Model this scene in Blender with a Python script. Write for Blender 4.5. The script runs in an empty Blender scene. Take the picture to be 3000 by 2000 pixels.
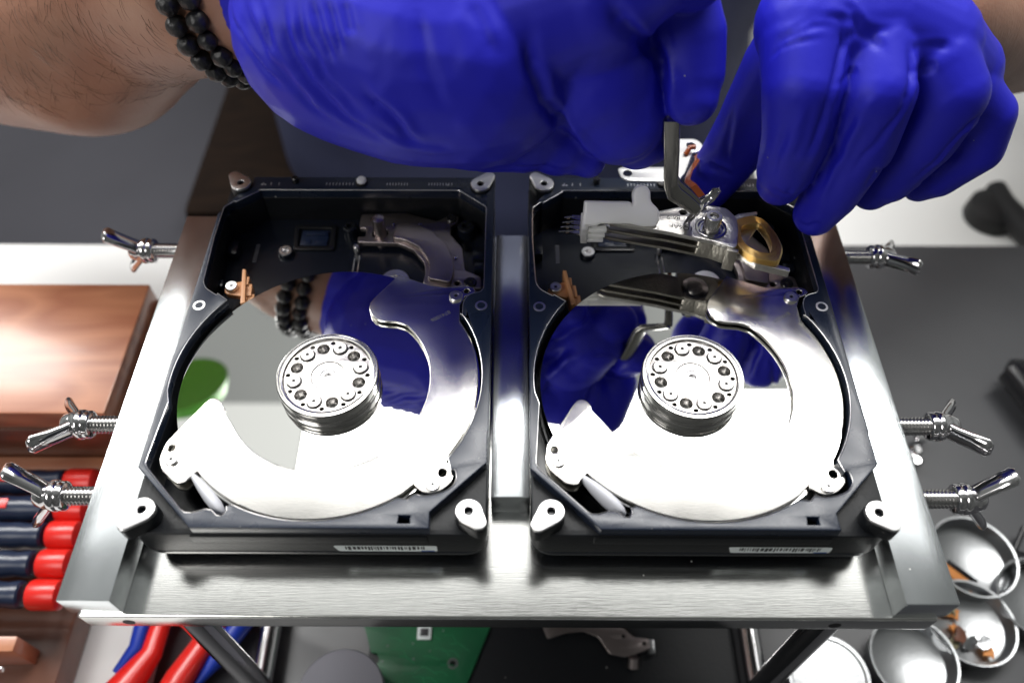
import bpy, bmesh, math, random
from mathutils import Vector, Matrix, noise
random.seed(7)
S = bpy.context.scene
COL = S.collection
K = 0.001                      # everything below is written in millimetres
R = math.radians

# ------------------------------------------------------------------ camera
PITCH, YAW, FPX = R(53.35), 0.0045, 1863.0
CAM = Vector((0, -93.4, 235.0))
cd = bpy.data.cameras.new('camera'); cam = bpy.data.objects.new('camera', cd); COL.objects.link(cam)
cam.location = CAM*K; cam.rotation_euler = (math.pi/2-PITCH, 0, YAW)
cd.sensor_width = 36; cd.lens = 36*FPX/2352; cd.clip_start = .01; cd.clip_end = 50
cd.dof.use_dof = True; cd.dof.focus_distance = .262; cd.dof.aperture_fstop = 6.5; cd.dof.aperture_blades = 7
S.camera = cam
# ------------------------------------------------------------------ light
w = bpy.data.worlds.new('World'); S.world = w; w.use_nodes = True
bg = w.node_tree.nodes['Background']; bg.inputs[0].default_value = (.97, 1, .97, 1); bg.inputs[1].default_value = 1.0
def _world():
    nt = w.node_tree; N = nt.nodes.new; l = nt.links.new
    tc = N('ShaderNodeTexCoord'); sx = N('ShaderNodeSeparateXYZ'); l(tc.outputs['Generated'], sx.inputs[0])
    mr = N('ShaderNodeMapRange'); mr.inputs[1].default_value = -.45; mr.inputs[2].default_value = .45; mr.inputs[3].default_value = .10; mr.inputs[4].default_value = .37
    l(sx.outputs['Y'], mr.inputs[0])
    n = N('ShaderNodeTexNoise'); n.inputs['Scale'].default_value = 2.2; n.inputs['Detail'].default_value = 1.5; l(tc.outputs['Generated'], n.inputs['Vector'])
    m2 = N('ShaderNodeMapRange'); m2.inputs[1].default_value = .35; m2.inputs[2].default_value = .65; m2.inputs[3].default_value = .6; m2.inputs[4].default_value = 1.25
    l(n.outputs['Fac'], m2.inputs[0]); mu = N('ShaderNodeMath'); mu.operation = 'MULTIPLY'; l(mr.outputs[0], mu.inputs[0]); l(m2.outputs[0], mu.inputs[1])
    l(mu.outputs[0], bg.inputs[1])
_world()
def area(name, x0, x1, y0, y1, z, L, color=(1, 1, 1), tilt=None):
    d = bpy.data.lights.new(name, 'AREA'); o = bpy.data.objects.new(name, d); COL.objects.link(o)
    d.shape = 'RECTANGLE'; d.size = (x1-x0)*K; d.size_y = (y1-y0)*K; d.color = color
    d.energy = L*math.pi*d.size*d.size_y
    o.location = Vector(((x0+x1)/2, (y0+y1)/2, z))*K
    if tilt: o.rotation_euler = tilt
    return o
area('ceiling_panel', -235, 520, 270, 425, 600, 18, (1, .99, .97))
area('ceiling_bounce_fill', -560, 560, 120, 268, 602, 1.4, (1, 1, .98))  # fill added as ceiling bounce, brightens the bars and front plate
area('left_reflection_panel', -560, -238, 285, 408, 601, .58, (1, 1, .96))  # unseen dim panel added for the pale reflection in the left platter
area('window_panel', -900, -425, 330, 650, 600, 23, (1, .99, .97))
_l = area('front_left_fill', -140, 140, -140, 140, 0, 7, (1, .98, .95))  # unseen lamp added at front left to brighten the comb
_l.location = Vector((-450, -300, 480))*K
_l.rotation_euler = (Vector((20, 90, 30))*K-_l.location).to_track_quat('-Z', 'Y').to_euler()
S.view_settings.view_transform = 'Standard'; S.view_settings.look = 'None'
S.view_settings.gamma = 1; S.view_settings.use_curve_mapping = False; S.view_settings.exposure = 0

# ------------------------------------------------------------------ materials
def mat(name, col, rough=.5, metal=0., bump=None, spec=.5, sss=0, ssc=.004, coat=0, var=None, aniso=0, noisecol=None, bscale=1):
    m = bpy.data.materials.new(name); m.use_nodes = True; nt = m.node_tree; b = nt.nodes['Principled BSDF']
    b.inputs['Base Color'].default_value = (*col, 1); b.inputs['Roughness'].default_value = rough
    b.inputs['Metallic'].default_value = metal; b.inputs['Specular IOR Level'].default_value = spec
    b.inputs['Coat Weight'].default_value = coat; b.inputs['Coat Roughness'].default_value = .15
    if sss:
        b.inputs['Subsurface Weight'].default_value = sss; b.inputs['Subsurface Radius'].default_value = (1, .35, .2) if ssc < .01 else (1, 1, .85)
        b.inputs['Subsurface Scale'].default_value = ssc
    tc = nt.nodes.new('ShaderNodeTexCoord')
    def tex(scale, stretch=(1, 1, 1), detail=6, kind='N'):
        mp = nt.nodes.new('ShaderNodeMapping'); mp.inputs['Scale'].default_value = stretch
        nt.links.new(tc.outputs['Object'], mp.inputs[0])
        n = nt.nodes.new('ShaderNodeTexNoise'); n.inputs['Scale'].default_value = scale; n.inputs['Detail'].default_value = detail
        nt.links.new(mp.outputs[0], n.inputs['Vector']); return n
    if bump:
        amt, scale, stretch = bump
        n = tex(scale, stretch); bp = nt.nodes.new('ShaderNodeBump'); bp.inputs['Strength'].default_value = amt
        bp.inputs['Distance'].default_value = .0005*bscale
        nt.links.new(n.outputs['Fac'], bp.inputs['Height']); nt.links.new(bp.outputs[0], b.inputs['Normal'])
    if var:   # roughness variation (smudges, wear)
        lo, hi, scale, stretch = var
        n = tex(scale, stretch); mr = nt.nodes.new('ShaderNodeMapRange')
        mr.inputs[1].default_value = .35; mr.inputs[2].default_value = .65; mr.inputs[3].default_value = lo; mr.inputs[4].default_value = hi
        nt.links.new(n.outputs['Fac'], mr.inputs[0]); nt.links.new(mr.outputs[0], b.inputs['Roughness'])
    if noisecol:
        c2, scale, stretch = noisecol
        n = tex(scale, stretch, 8); cr = nt.nodes.new('ShaderNodeValToRGB')
        cr.color_ramp.elements[0].position = .35; cr.color_ramp.elements[1].position = .65
        cr.color_ramp.elements[0].color = (*col, 1); cr.color_ramp.elements[1].color = (*c2, 1)
        nt.links.new(n.outputs['Fac'], cr.inputs[0]); nt.links.new(cr.outputs[0], b.inputs['Base Color'])
    return m
def wood(name, c1, c2, rough=.35, scale=14):
    m = mat(name, c1, rough, coat=.3); nt = m.node_tree; b = nt.nodes['Principled BSDF']; N = nt.nodes.new
    tc = N('ShaderNodeTexCoord'); mp = N('ShaderNodeMapping'); mp.inputs['Scale'].default_value = (.45, 1.3, 1)
    n1 = N('ShaderNodeTexNoise'); n1.inputs['Scale'].default_value = scale; n1.inputs['Detail'].default_value = 2
    mu = N('ShaderNodeMath'); mu.operation = 'MULTIPLY'; mu.inputs[1].default_value = 11
    fr = N('ShaderNodeMath'); fr.operation = 'PINGPONG'; fr.inputs[1].default_value = .5
    n2 = N('ShaderNodeTexNoise'); n2.inputs['Scale'].default_value = 300; mp2 = N('ShaderNodeMapping'); mp2.inputs['Scale'].default_value = (.1, 1, 1)
    mx = N('ShaderNodeMix'); mx.data_type = 'FLOAT'; mx.inputs[0].default_value = .32
    cr = N('ShaderNodeValToRGB'); cr.color_ramp.elements[0].color = (*c1, 1); cr.color_ramp.elements[1].color = (*c2, 1)
    cr.color_ramp.elements[0].position = .2; cr.color_ramp.elements[1].position = .85
    l = nt.links.new
    l(tc.outputs['Object'], mp.inputs[0]); l(mp.outputs[0], n1.inputs['Vector']); l(n1.outputs['Fac'], mu.inputs[0]); l(mu.outputs[0], fr.inputs[0])
    l(tc.outputs['Object'], mp2.inputs[0]); l(mp2.outputs[0], n2.inputs['Vector'])
    l(fr.outputs[0], mx.inputs[2]); l(n2.outputs['Fac'], mx.inputs[3]); l(mx.outputs[0], cr.inputs[0]); l(cr.outputs[0], b.inputs['Base Color'])
    return m
def dust(m, scale=130, size=.035, amt=1):
    nt = m.node_tree; N = nt.nodes.new; l = nt.links.new; b = nt.nodes['Principled BSDF']; out = nt.nodes['Material Output']
    tc = N('ShaderNodeTexCoord'); v = N('ShaderNodeTexVoronoi'); v.inputs['Scale'].default_value = scale; l(tc.outputs['Object'], v.inputs['Vector'])
    n = N('ShaderNodeTexNoise'); n.inputs['Scale'].default_value = scale*.7; l(tc.outputs['Object'], n.inputs['Vector'])
    r = N('ShaderNodeMapRange'); r.inputs[1].default_value = .42; r.inputs[2].default_value = .75; r.inputs[3].default_value = 0; r.inputs[4].default_value = size*2.4
    l(n.outputs['Fac'], r.inputs[0]); c = N('ShaderNodeMath'); c.operation = 'LESS_THAN'; l(v.outputs['Distance'], c.inputs[0]); l(r.outputs[0], c.inputs[1])
    d = N('ShaderNodeBsdfDiffuse'); d.inputs[0].default_value = (.7*amt, .7*amt, .68*amt, 1); mx = N('ShaderNodeMixShader')
    l(c.outputs[0], mx.inputs[0]); l(b.outputs[0], mx.inputs[1]); l(d.outputs[0], mx.inputs[2]); l(mx.outputs[0], out.inputs[0])
def scratches(m, scale=26, width=.012, rough=.5):
    nt = m.node_tree; N = nt.nodes.new; l = nt.links.new; b = nt.nodes['Principled BSDF']
    tc = N('ShaderNodeTexCoord'); nz = N('ShaderNodeTexNoise'); nz.inputs['Scale'].default_value = 9; l(tc.outputs['Object'], nz.inputs['Vector'])
    tot = None
    for k, (a, st) in enumerate(((.5, (1, .06, 1)), (-.8, (1, .05, 1)), (1.9, (1, .08, 1)))):
        mp = N('ShaderNodeMapping'); mp.inputs['Rotation'].default_value = (0, 0, a); mp.inputs['Scale'].default_value = st; l(tc.outputs['Object'], mp.inputs[0])
        v = N('ShaderNodeTexVoronoi'); v.feature = 'DISTANCE_TO_EDGE'; v.inputs['Scale'].default_value = scale*(3+k); l(mp.outputs[0], v.inputs['Vector'])
        c = N('ShaderNodeMath'); c.operation = 'LESS_THAN'; c.inputs[1].default_value = width; l(v.outputs['Distance'], c.inputs[0])
        if tot is None: tot = c
        else:
            q = N('ShaderNodeMath'); q.operation = 'MAXIMUM'; l(tot.outputs[0], q.inputs[0]); l(c.outputs[0], q.inputs[1]); tot = q
    g = N('ShaderNodeMath'); g.operation = 'GREATER_THAN'; g.inputs[1].default_value = .57; l(nz.outputs['Fac'], g.inputs[0])
    q = N('ShaderNodeMath'); q.operation = 'MULTIPLY'; l(tot.outputs[0], q.inputs[0]); l(g.outputs[0], q.inputs[1])
    mx = N('ShaderNodeMix'); mx.data_type = 'FLOAT'; l(q.outputs[0], mx.inputs[0]); mx.inputs[3].default_value = rough
    old = b.inputs['Roughness'].links
    if old: l(old[0].from_socket, mx.inputs[2])
    else: mx.inputs[2].default_value = b.inputs['Roughness'].default_value
    l(mx.outputs[0], b.inputs['Roughness'])
M = {}
M['platter'] = mat('mirror_platter', (.80, .80, .78), .012, 1)
M['steel'] = mat('machined_steel', (.73, .76, .78), .24, 1, bump=(.05, 4000, (1, .03, 1)), var=(.15, .22, 60, (1, .3, 1)))
M['plate'] = mat('brushed_plate', (.74, .74, .72), .27, 1, bump=(.05, 4000, (.03, 1, 1)), var=(.12, .18, 50, (.4, 1, 1)))
M['hub'] = mat('hub_aluminium', (.70, .67, .64), .36, 1, bump=(.05, 900, (1, 1, 1)))
M['hubside'] = mat('hub_clamp_steel', (.46, .45, .44), .17, 1)
M['damper'] = mat('damper_aluminium', (.76, .74, .71), .27, 1, bump=(.045, 4200, (1, .5, 1)), var=(.17, .23, 120, (1, .3, 1)))
M['chrome'] = mat('chrome', (.66, .65, .66), .11, 1, bump=(.06, 300, (1, 1, 1)))
M['thread'] = mat('zinc_thread', (.55, .54, .53), .22, 1)
M['nickel'] = mat('nickel_plate', (.42, .365, .355), .33, 1, bump=(.15, 700, (1, 1, 1)))
M['cast'] = mat('black_anodised_casting', (.008, .014, .030), .34, 0, bump=(.08, 3000, (1, .3, 1)), spec=.5, var=(.25, .34, 90, (1, 1, 1)))
M['castlow'] = mat('black_cast_side', (.006, .007, .009), .45, 0, spec=.28, bump=(.2, 900, (1, 1, 1)))
M['castwall'] = mat('black_cast_cavity', (.006, .008, .014), .24, 0, spec=.45, bump=(.04, 2000, (1, 1, 1)))
M['lug'] = mat('milled_aluminium_lug', (.75, .74, .74), .3, 1)
M['black'] = mat('matt_black', (.006, .006, .007), .6)
M['blackgloss'] = mat('gloss_black', (.01, .01, .012), .2)
M['tan'] = mat('tan_plastic', (.56, .27, .12), .42, sss=0)
M['pouch'] = mat('filter_fabric', (.62, .63, .68), .55)
M['label'] = mat('label_paper', (.80, .86, .86), .5)
M['ink'] = mat('black_ink', (.01, .01, .012), .5)
M['blueink'] = mat('blue_ink', (.03, .09, .30), .5)
M['tick'] = mat('engraved_tick', (.5, .5, .52), .4, .5)
M['darkengrave'] = mat('stamped_mark', (.22, .22, .25), .5, .8)
M['white'] = mat('white_polymer', (.96, .96, .93), .42, sss=.7, ssc=.011)
M['whitemetal'] = mat('bright_bracket', (.85, .85, .84), .35, .6)
M['gold'] = mat('enamelled_copper', (.78, .55, .22), .3, 1)
M['tweezer'] = mat('tweezer_steel', (.33, .32, .30), .22, 1)
M['flex'] = mat('amber_flex', (.26, .055, .008), .25, 0, coat=.6)
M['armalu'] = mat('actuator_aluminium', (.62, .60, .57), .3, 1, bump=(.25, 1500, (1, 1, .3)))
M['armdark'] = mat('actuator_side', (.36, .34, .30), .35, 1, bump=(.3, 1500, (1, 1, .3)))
M['glove'] = mat('blue_nitrile', (.013, .013, .45), .50, 0, bump=(.22, 1500, (1, 1, 1)), spec=.32, bscale=.3)
M['shirt'] = mat('navy_cloth', (.017, .022, .060), .8, bump=(.5, 900, (1, 1, 1)))
M['skin'] = mat('skin', (.36, .20, .135), .46, sss=.12, bump=(.5, 700, (1, 1, 1)), noisecol=((.27, .125, .08), 28, (1, 1, 1)), bscale=.6)
M['hair'] = mat('arm_hair', (.06, .032, .02), .5)
M['bead'] = mat('lava_bead', (.012, .012, .013), .38, bump=(.9, 500, (1, 1, 1)))
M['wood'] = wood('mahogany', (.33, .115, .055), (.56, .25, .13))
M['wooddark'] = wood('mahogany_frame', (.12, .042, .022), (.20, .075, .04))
M['chairwood'] = wood('dark_chair_wood', (.006, .0032, .002), (.013, .007, .004), rough=.9)
M['chairwood'].node_tree.nodes['Principled BSDF'].inputs['Coat Weight'].default_value = 0; M['chairwood'].node_tree.nodes['Principled BSDF'].inputs['Specular IOR Level'].default_value = .1
M['navyplastic'] = mat('navy_handle', (.010, .018, .045), .32)
M['red'] = mat('red_plastic', (.62, .015, .010), .3)
M['bluepl'] = mat('blue_grip', (.005, .03, .32), .35)
M['table'] = mat('white_tabletop', (.86, .86, .85), .35)
M['pale'] = mat('pale_laminate', (.78, .78, .76), .5, noisecol=((.72, .72, .71), 6, (1, 1, 1)))
M['mat'] = mat('dark_bench_mat', (.040, .041, .046), .42, noisecol=((.062, .063, .068), 9, (1, 1, 1)), spec=.6)
M['floor'] = mat('floor_concrete', (.10, .10, .11), .6, noisecol=((.13, .13, .14), 3, (1, 1, 1)))
M['cabinet'] = mat('grey_cabinet_paint', (.034, .034, .040), .85, spec=.15, noisecol=((.044, .044, .052), 5, (1, 1, 1)))
M['tin'] = mat('aluminium_tin', (.44, .45, .46), .3, 1, bump=(.1, 500, (1, 1, 1)))
M['tinlid'] = mat('grey_lid', (.16, .16, .185), .45, .3)
M['pcb'] = mat('green_solder_mask', (.010, .12, .045), .35, noisecol=((.008, .085, .035), 60, (1, 1, 1)))
M['pcb2'] = mat('green_trace', (.02, .20, .08), .35)
M['orange'] = mat('orange_scrap', (.65, .25, .06), .5)
M['olive'] = mat('olive_scrap', (.22, .20, .12), .5)
M['green'] = mat('green_lamp_paint', (.10, .42, .03), .5)

def wrinkle(m, scale, amt, dist):
    nt = m.node_tree; N = nt.nodes.new; l = nt.links.new; b = nt.nodes['Principled BSDF']; old = b.inputs['Normal'].links[0].from_socket
    tc = N('ShaderNodeTexCoord'); n = N('ShaderNodeTexNoise'); n.noise_type = 'RIDGED_MULTIFRACTAL'; n.inputs['Scale'].default_value = scale; n.inputs['Detail'].default_value = 3; n.inputs['Distortion'].default_value = .6
    mp = N('ShaderNodeMapping'); mp.inputs['Rotation'].default_value = (.3, .2, .5); mp.inputs['Scale'].default_value = (1.6, .8, .8); l(tc.outputs['Object'], mp.inputs[0]); l(mp.outputs[0], n.inputs['Vector'])
    bp = N('ShaderNodeBump'); bp.inputs['Strength'].default_value = amt; bp.inputs['Distance'].default_value = dist
    l(n.outputs['Fac'], bp.inputs['Height']); l(old, bp.inputs['Normal']); l(bp.outputs[0], b.inputs['Normal'])
wrinkle(M['glove'], 38, .5, .0009); wrinkle(M['skin'], 120, .35, .0004); wrinkle(M['bead'], 260, .8, .0006)
for k_ in ('steel', 'plate'): scratches(M[k_]); dust(M[k_], 110)
dust(M['cast'], 150, .03, .5); dust(M['platter'], 90, .018, .9); dust(M['glove'], 140, .02, .5); dust(M['castlow'], 120, .03, .4)
# ------------------------------------------------------------------ helpers
ORG = [Vector((0, 0, 0))]       # origin (mm) subtracted from vertices while a thing is being built
def tag(o, label=None, cat=None, group=None, kind=None):
    if label: o['label'] = label
    if cat: o['category'] = cat
    if group: o['group'] = group
    if kind: o['kind'] = kind
    return o
def thing(name, label, cat, loc=(0, 0, 0), group=None):
    o = bpy.data.objects.new(name, None); COL.objects.link(o); o.location = Vector(loc)*K
    o.empty_display_size = .01
    tag(o, label, cat, group); ORG[0] = Vector(loc); return o
def obj(name, bm, m, parent=None, smooth=40, org=None):
    me = bpy.data.meshes.new(name)
    if isinstance(bm, bmesh.types.BMesh): bm.to_mesh(me); bm.free()
    else: me = bm; me.name = name
    og = ORG[0] if org is None else Vector(org)
    me.transform(Matrix.Scale(K, 4) @ Matrix.Translation(-og))
    o = bpy.data.objects.new(name, me); COL.objects.link(o)
    if parent is not None: o.parent = parent
    else: o.location = og*K
    me.materials.clear(); me.materials.append(m)
    if smooth:
        me.polygons.foreach_set('use_smooth', [True]*len(me.polygons)); me.set_sharp_from_angle(angle=R(smooth))
    return o
def evalmesh(o):
    bpy.context.view_layer.update()
    dg = bpy.context.evaluated_depsgraph_get()
    me = bpy.data.meshes.new_from_object(o.evaluated_get(dg), depsgraph=dg); return me
def plate(outlines, z0, z1, bevel=.25, T=None, res=2):
    """Flat piece with holes: closed 2D outlines (outer first, holes inside) raised from z0 to z1."""
    cu = bpy.data.curves.new('c', 'CURVE'); cu.dimensions = '2D'; cu.fill_mode = 'BOTH'
    cu.extrude = (z1-z0)/2-bevel; cu.bevel_depth = bevel; cu.bevel_resolution = res; cu.offset = -bevel if bevel else 0
    for pts in outlines:
        sp = cu.splines.new('POLY'); sp.points.add(len(pts)-1); sp.use_cyclic_u = True
        for i, q in enumerate(pts): sp.points[i].co = (q[0], q[1], 0, 1)
    o = bpy.data.objects.new('c', cu); COL.objects.link(o); me = evalmesh(o)
    bpy.data.objects.remove(o); bpy.data.curves.remove(cu)
    bm = bmesh.new(); bm.from_mesh(me); bpy.data.meshes.remove(me)
    bmesh.ops.remove_doubles(bm, verts=bm.verts, dist=.002)
    bmesh.ops.translate(bm, verts=bm.verts, vec=(0, 0, (z0+z1)/2))
    if T is not None: bmesh.ops.transform(bm, matrix=T, verts=bm.verts)
    return bm
def circ(x, y, r, n=32, a0=0, a1=360, ry=None):
    full = abs(a1-a0) >= 360; k = n if full else n+1
    return [(x+r*math.cos(R(a0+(a1-a0)*i/n)), y+(ry or r)*math.sin(R(a0+(a1-a0)*i/n))) for i in range(k)]
def rnd(pts, rad, n=4):
    """Round the corners of a polygon; rad a number or list."""
    out = []; N = len(pts)
    for i, p in enumerate(pts):
        r = rad[i] if isinstance(rad, (list, tuple)) else rad
        p = Vector(p); a = Vector(pts[i-1]); b = Vector(pts[(i+1) % N]); u = (a-p); v = (b-p)
        t = min(r, u.length*.45, v.length*.45)
        if t < .02: out.append(tuple(p)); continue
        A = p+u.normalized()*t; B = p+v.normalized()*t
        for j in range(n+1):
            s = j/n; q = A*(1-s)**2+p*2*s*(1-s)+B*s*s; out.append((q.x, q.y))
    return out
def hull2(c1, r1, c2, r2, n=14):
    a = math.atan2(c2[1]-c1[1], c2[0]-c1[0]); d = math.dist(c1, c2); t = math.acos(max(-1, min(1, (r1-r2)/d)))
    A = [a+t+(2*math.pi-2*t)*i/n for i in range(n+1)]; B = [a-t+2*t*i/n for i in range(n+1)]
    return [(c1[0]+r1*math.cos(q), c1[1]+r1*math.sin(q)) for q in A]+[(c2[0]+r2*math.cos(q), c2[1]+r2*math.sin(q)) for q in B]
def frame(d):
    d = Vector(d).normalized(); u = d.orthogonal().normalized(); return u, d.cross(u), d
def lathe(prof, c=(0, 0, 0), axis=(0, 0, 1), n=48, bm=None):
    bm = bm or bmesh.new(); u, v, d = frame(axis); c = Vector(c); rings = []
    for r, z in prof:
        if r < 1e-6: rings.append([bm.verts.new(c+d*z)])
        else: rings.append([bm.verts.new(c+d*z+(u*math.cos(2*math.pi*i/n)+v*math.sin(2*math.pi*i/n))*r) for i in range(n)])
    for A, B in zip(rings, rings[1:]):
        for i in range(n):
            j = (i+1) % n
            f = [A[0] if len(A) == 1 else A[i], A[0] if len(A) == 1 else A[j], B[0] if len(B) == 1 else B[j], B[0] if len(B) == 1 else B[i]]
            g = []
            [g.append(x) for x in f if x not in g]
            if len(g) > 2:
                try: bm.faces.new(g)
                except ValueError: pass
    bmesh.ops.recalc_face_normals(bm, faces=bm.faces); return bm
def cyl(c, r, z0, z1, b=.2, n=32, axis=(0, 0, 1), bm=None):
    return lathe([(0, z0), (r-b, z0), (r, z0+b), (r, z1-b), (r-b, z1), (0, z1)], c, axis, n, bm)
def sweep(pts, rad, n=12, bm=None, flat=(1, 1), up=None):
    bm = bm or bmesh.new(); pts = [Vector(p) for p in pts]; rings = []; u0 = None
    if not isinstance(rad, (list, tuple)): rad = [rad]*len(pts)
    for i, p in enumerate(pts):
        d = (pts[min(i+1, len(pts)-1)]-pts[max(i-1, 0)]).normalized()
        if u0 is None: u0 = (Vector(up)-d*Vector(up).dot(d)).normalized() if up else d.orthogonal().normalized()
        u = (u0-d*u0.dot(d)).normalized(); u0 = u; v = d.cross(u)
        rings.append([bm.verts.new(p+(u*math.cos(2*math.pi*k/n)*flat[0]+v*math.sin(2*math.pi*k/n)*flat[1])*rad[i]) for k in range(n)])
    for A, B in zip(rings, rings[1:]):
        for k in range(n): bm.faces.new([A[k], A[(k+1) % n], B[(k+1) % n], B[k]])
    bm.faces.new(rings[0][::-1]); bm.faces.new(rings[-1]); bmesh.ops.recalc_face_normals(bm, faces=bm.faces); return bm
def box(x0, x1, y0, y1, z0, z1, b=.4, bm=None, T=None, seg=2):
    t = bmesh.new(); bmesh.ops.create_cube(t, size=1, matrix=Matrix.Translation(((x0+x1)/2, (y0+y1)/2, (z0+z1)/2)) @ Matrix.Diagonal((x1-x0, y1-y0, z1-z0, 1)))
    if b: bmesh.ops.bevel(t, geom=t.edges[:], offset=b, segments=seg, profile=.6, affect='EDGES')
    if T is not None: bmesh.ops.transform(t, matrix=T, verts=t.verts)
    if bm is None: return t
    me = bpy.data.meshes.new('t'); t.to_mesh(me); t.free(); bm.from_mesh(me); bpy.data.meshes.remove(me); return bm
def join(*bms):
    out = bmesh.new()
    for b in bms:
        me = bpy.data.meshes.new('t'); b.to_mesh(me); b.free(); out.from_mesh(me); bpy.data.meshes.remove(me)
    return out
def text(s, size, T, depth=.03):
    cu = bpy.data.curves.new('t', 'FONT'); cu.body = s; cu.size = size; cu.extrude = depth; cu.align_x = 'CENTER'; cu.align_y = 'CENTER'
    o = bpy.data.objects.new('t', cu); COL.objects.link(o); me = evalmesh(o); bpy.data.objects.remove(o)
    bm = bmesh.new(); bm.from_mesh(me); bmesh.ops.transform(bm, matrix=T, verts=bm.verts); return bm
CP, SP = math.cos(PITCH), math.sin(PITCH)
def at(px, py, d):
    """A point of the place in mm: bearing read off the photograph, distance d measured from reflections."""
    a = (px-1176)/FPX; b = (py-784)/FPX; fy = CP-b*SP; fz = -SP-b*CP
    return CAM+Vector((a*math.cos(YAW)-fy*math.sin(YAW), a*math.sin(YAW)+fy*math.cos(YAW), fz))*d
def blob(chains, voxel=1.4, smooth=4, sub=0):
    """One continuous skin over tapering limbs: chains of (point, radius)."""
    bm = bmesh.new()
    for ch in chains:
        for (p, r) in ch: bmesh.ops.create_icosphere(bm, subdivisions=3, radius=r, matrix=Matrix.Translation(p))
        for (p, r), (q, s) in zip(ch, ch[1:]):
            d = (q-p).length
            if d < .01: continue
            lathe([(0, 0), (r*.995, 0), (s*.995, d), (0, d)], p, q-p, 28, bm)
    me = bpy.data.meshes.new('b'); bm.to_mesh(me); bm.free()
    o = bpy.data.objects.new('b', me); COL.objects.link(o)
    m = o.modifiers.new('r', 'REMESH'); m.mode = 'VOXEL'; m.voxel_size = voxel
    m = o.modifiers.new('s', 'SMOOTH'); m.factor = .5; m.iterations = smooth
    if sub: m = o.modifiers.new('d', 'SUBSURF'); m.levels = sub; m.render_levels = sub
    out = evalmesh(o); bpy.data.objects.remove(o); bpy.data.meshes.remove(me); return out
def screw(name, x, y, z, r, parent, m, h=.9, star=True, g=None, sm='black'):
    """Pan head with a star-shaped drive recess, its recess a sub-part."""
    b = lathe([(0, -.4), (r, -.4), (r, h-.25), (r-.25, h), (r*.45, h), (r*.42, h-.15), (0, h-.15)], (x, y, z), n=28)
    o = obj(name, b, m, parent)
    a0 = random.random()*60
    st = [(x+math.cos(R(a0+30*i))*(r*.36 if i % 2 == 0 else r*.20), y+math.sin(R(a0+30*i))*(r*.36 if i % 2 == 0 else r*.20)) for i in range(12)]
    obj('drive_recess', plate([st], z+h-.14, z+h-.09, 0), M[sm], o)
    return o

exec_sections = True
# ================================================================== THE SETTING
ORG[0] = Vector((0, 0, 0))
tag(obj('floor', box(-2500, 2500, -1500, 3000, -760, -740, 0), M['floor'], smooth=0), kind='structure')
tb = thing('workbench', 'white topped workbench under the clamping stand', 'workbench', (0, -50, -140))
obj('benchtop', box(-700, 700, -420, 250, -160, -128, 2), M['table'], tb)
for sx in (-1, 1):
    for y in (-400, 225): obj('leg', box(sx*670-20, sx*670+20, y-20, y+20, -740, -160.2, 2), M['cabinet'], tb)
ORG[0] = Vector((200, 60, -127))
tag(obj('bench_mat', plate([rnd([(-152, -330), (690, -330), (690, 248.5), (-104, 248.5), (-104, 20), (-152, 20)], 6)], -127.9, -125.4, .4), M['mat']),
    'large dark grey mat under the clamping stand and the tins', 'bench mat')
ORG[0] = Vector((0, 40, -125.4))
tag(obj('stand_shadow_pad', plate([rnd([(-62, -90), (96, -90), (96, 120), (-62, 120)], 4)], -125.38, -125.0, .1), M['castlow']), 'dark pad in place of shadow on the mat between the legs of the stand', 'pad')  # shadow under the stand laid down as a dark sheet
st = thing('side_table', 'pale tabletop behind the bench, at right under the gloved hand', 'side table', (350, 500, -150))
obj('tabletop', box(168, 900, 262, 1100, -165, -150, 2), M['pale'], st)
for x, y in ((195, 290), (870, 290), (195, 1070), (870, 1070)): obj('leg', box(x-15, x+15, y-15, y+15, -740, -165.2, 1), M['cabinet'], st)
cb = thing('cabinet', 'low dark grey cabinet behind the bench at left, out of focus', 'cabinet', (-400, 500, -740))
obj('carcass', box(-900, -233, 275, 800, -738, -190, 3), M['cabinet'], cb)
obj('cabinet_top', box(-905, -228, 268, 805, -189.5, -172, 3), M['cabinet'], cb)
obj('handle', sweep([(-520, 268, -260), (-520, 250, -260), (-400, 250, -260), (-400, 268, -260)], 5), M['chrome'], cb)
ch = thing('wooden_chair', 'dark brown wooden chair, blurred, at left of the navy shirt', 'chair', (-150, 420, -740))
obj('seat', box(-224, -20, 300, 560, -175, -150, 6), M['chairwood'], ch)
for x, y, z in ((-214, 310, -175), (-30, 310, -175), (-214, 550, -175), (-30, 550, -175)): obj('leg', box(x-9, x+9, y-9, y+9, -740, z-.2, 2), M['chairwood'], ch)

# ================================================================== THE CLAMPING STAND
sd = thing('clamping_stand', 'brushed steel clamping stand holding both open hard drives', 'work stand', (-1.5, 60, -127))
obj('base_plate', box(-126, 122.5, -18, 134, -8.5, 0, .9, seg=3), M['plate'], sd)
for x in (-104.5, 102): obj('bolt_hole', lathe([(0, 0), (1.8, 0), (1.8, -.05), (0, -.05)], (x+ -8, -18.03, -4.6), (0, 1, 0), 24), M['black'], sd)
for x0, x1 in ((-127.7, -112.6), (109.4, 124.4)):
    obj('side_bar', box(x0, x1, -17, 134, .02, 10.5, .5, seg=2), M['steel'], sd)
obj('centre_bar', box(-6.9, 4.9, 14.9, 124.3, .02, 10.5, .5), M['steel'], sd)
for x in (-104.5, 101.5):
    obj('post', cyl((x, -8, 0), 4.6, -119, -8.6, .2, 40), M['chrome'], sd)
    obj('post', cyl((x, 124, 0), 4.6, -119, -8.6, .2, 40), M['chrome'], sd)
    obj('base_rail', sweep([(x, -12, -120), (x, 132, -120)], 4.6, 28), M['chrome'], sd)
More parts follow.
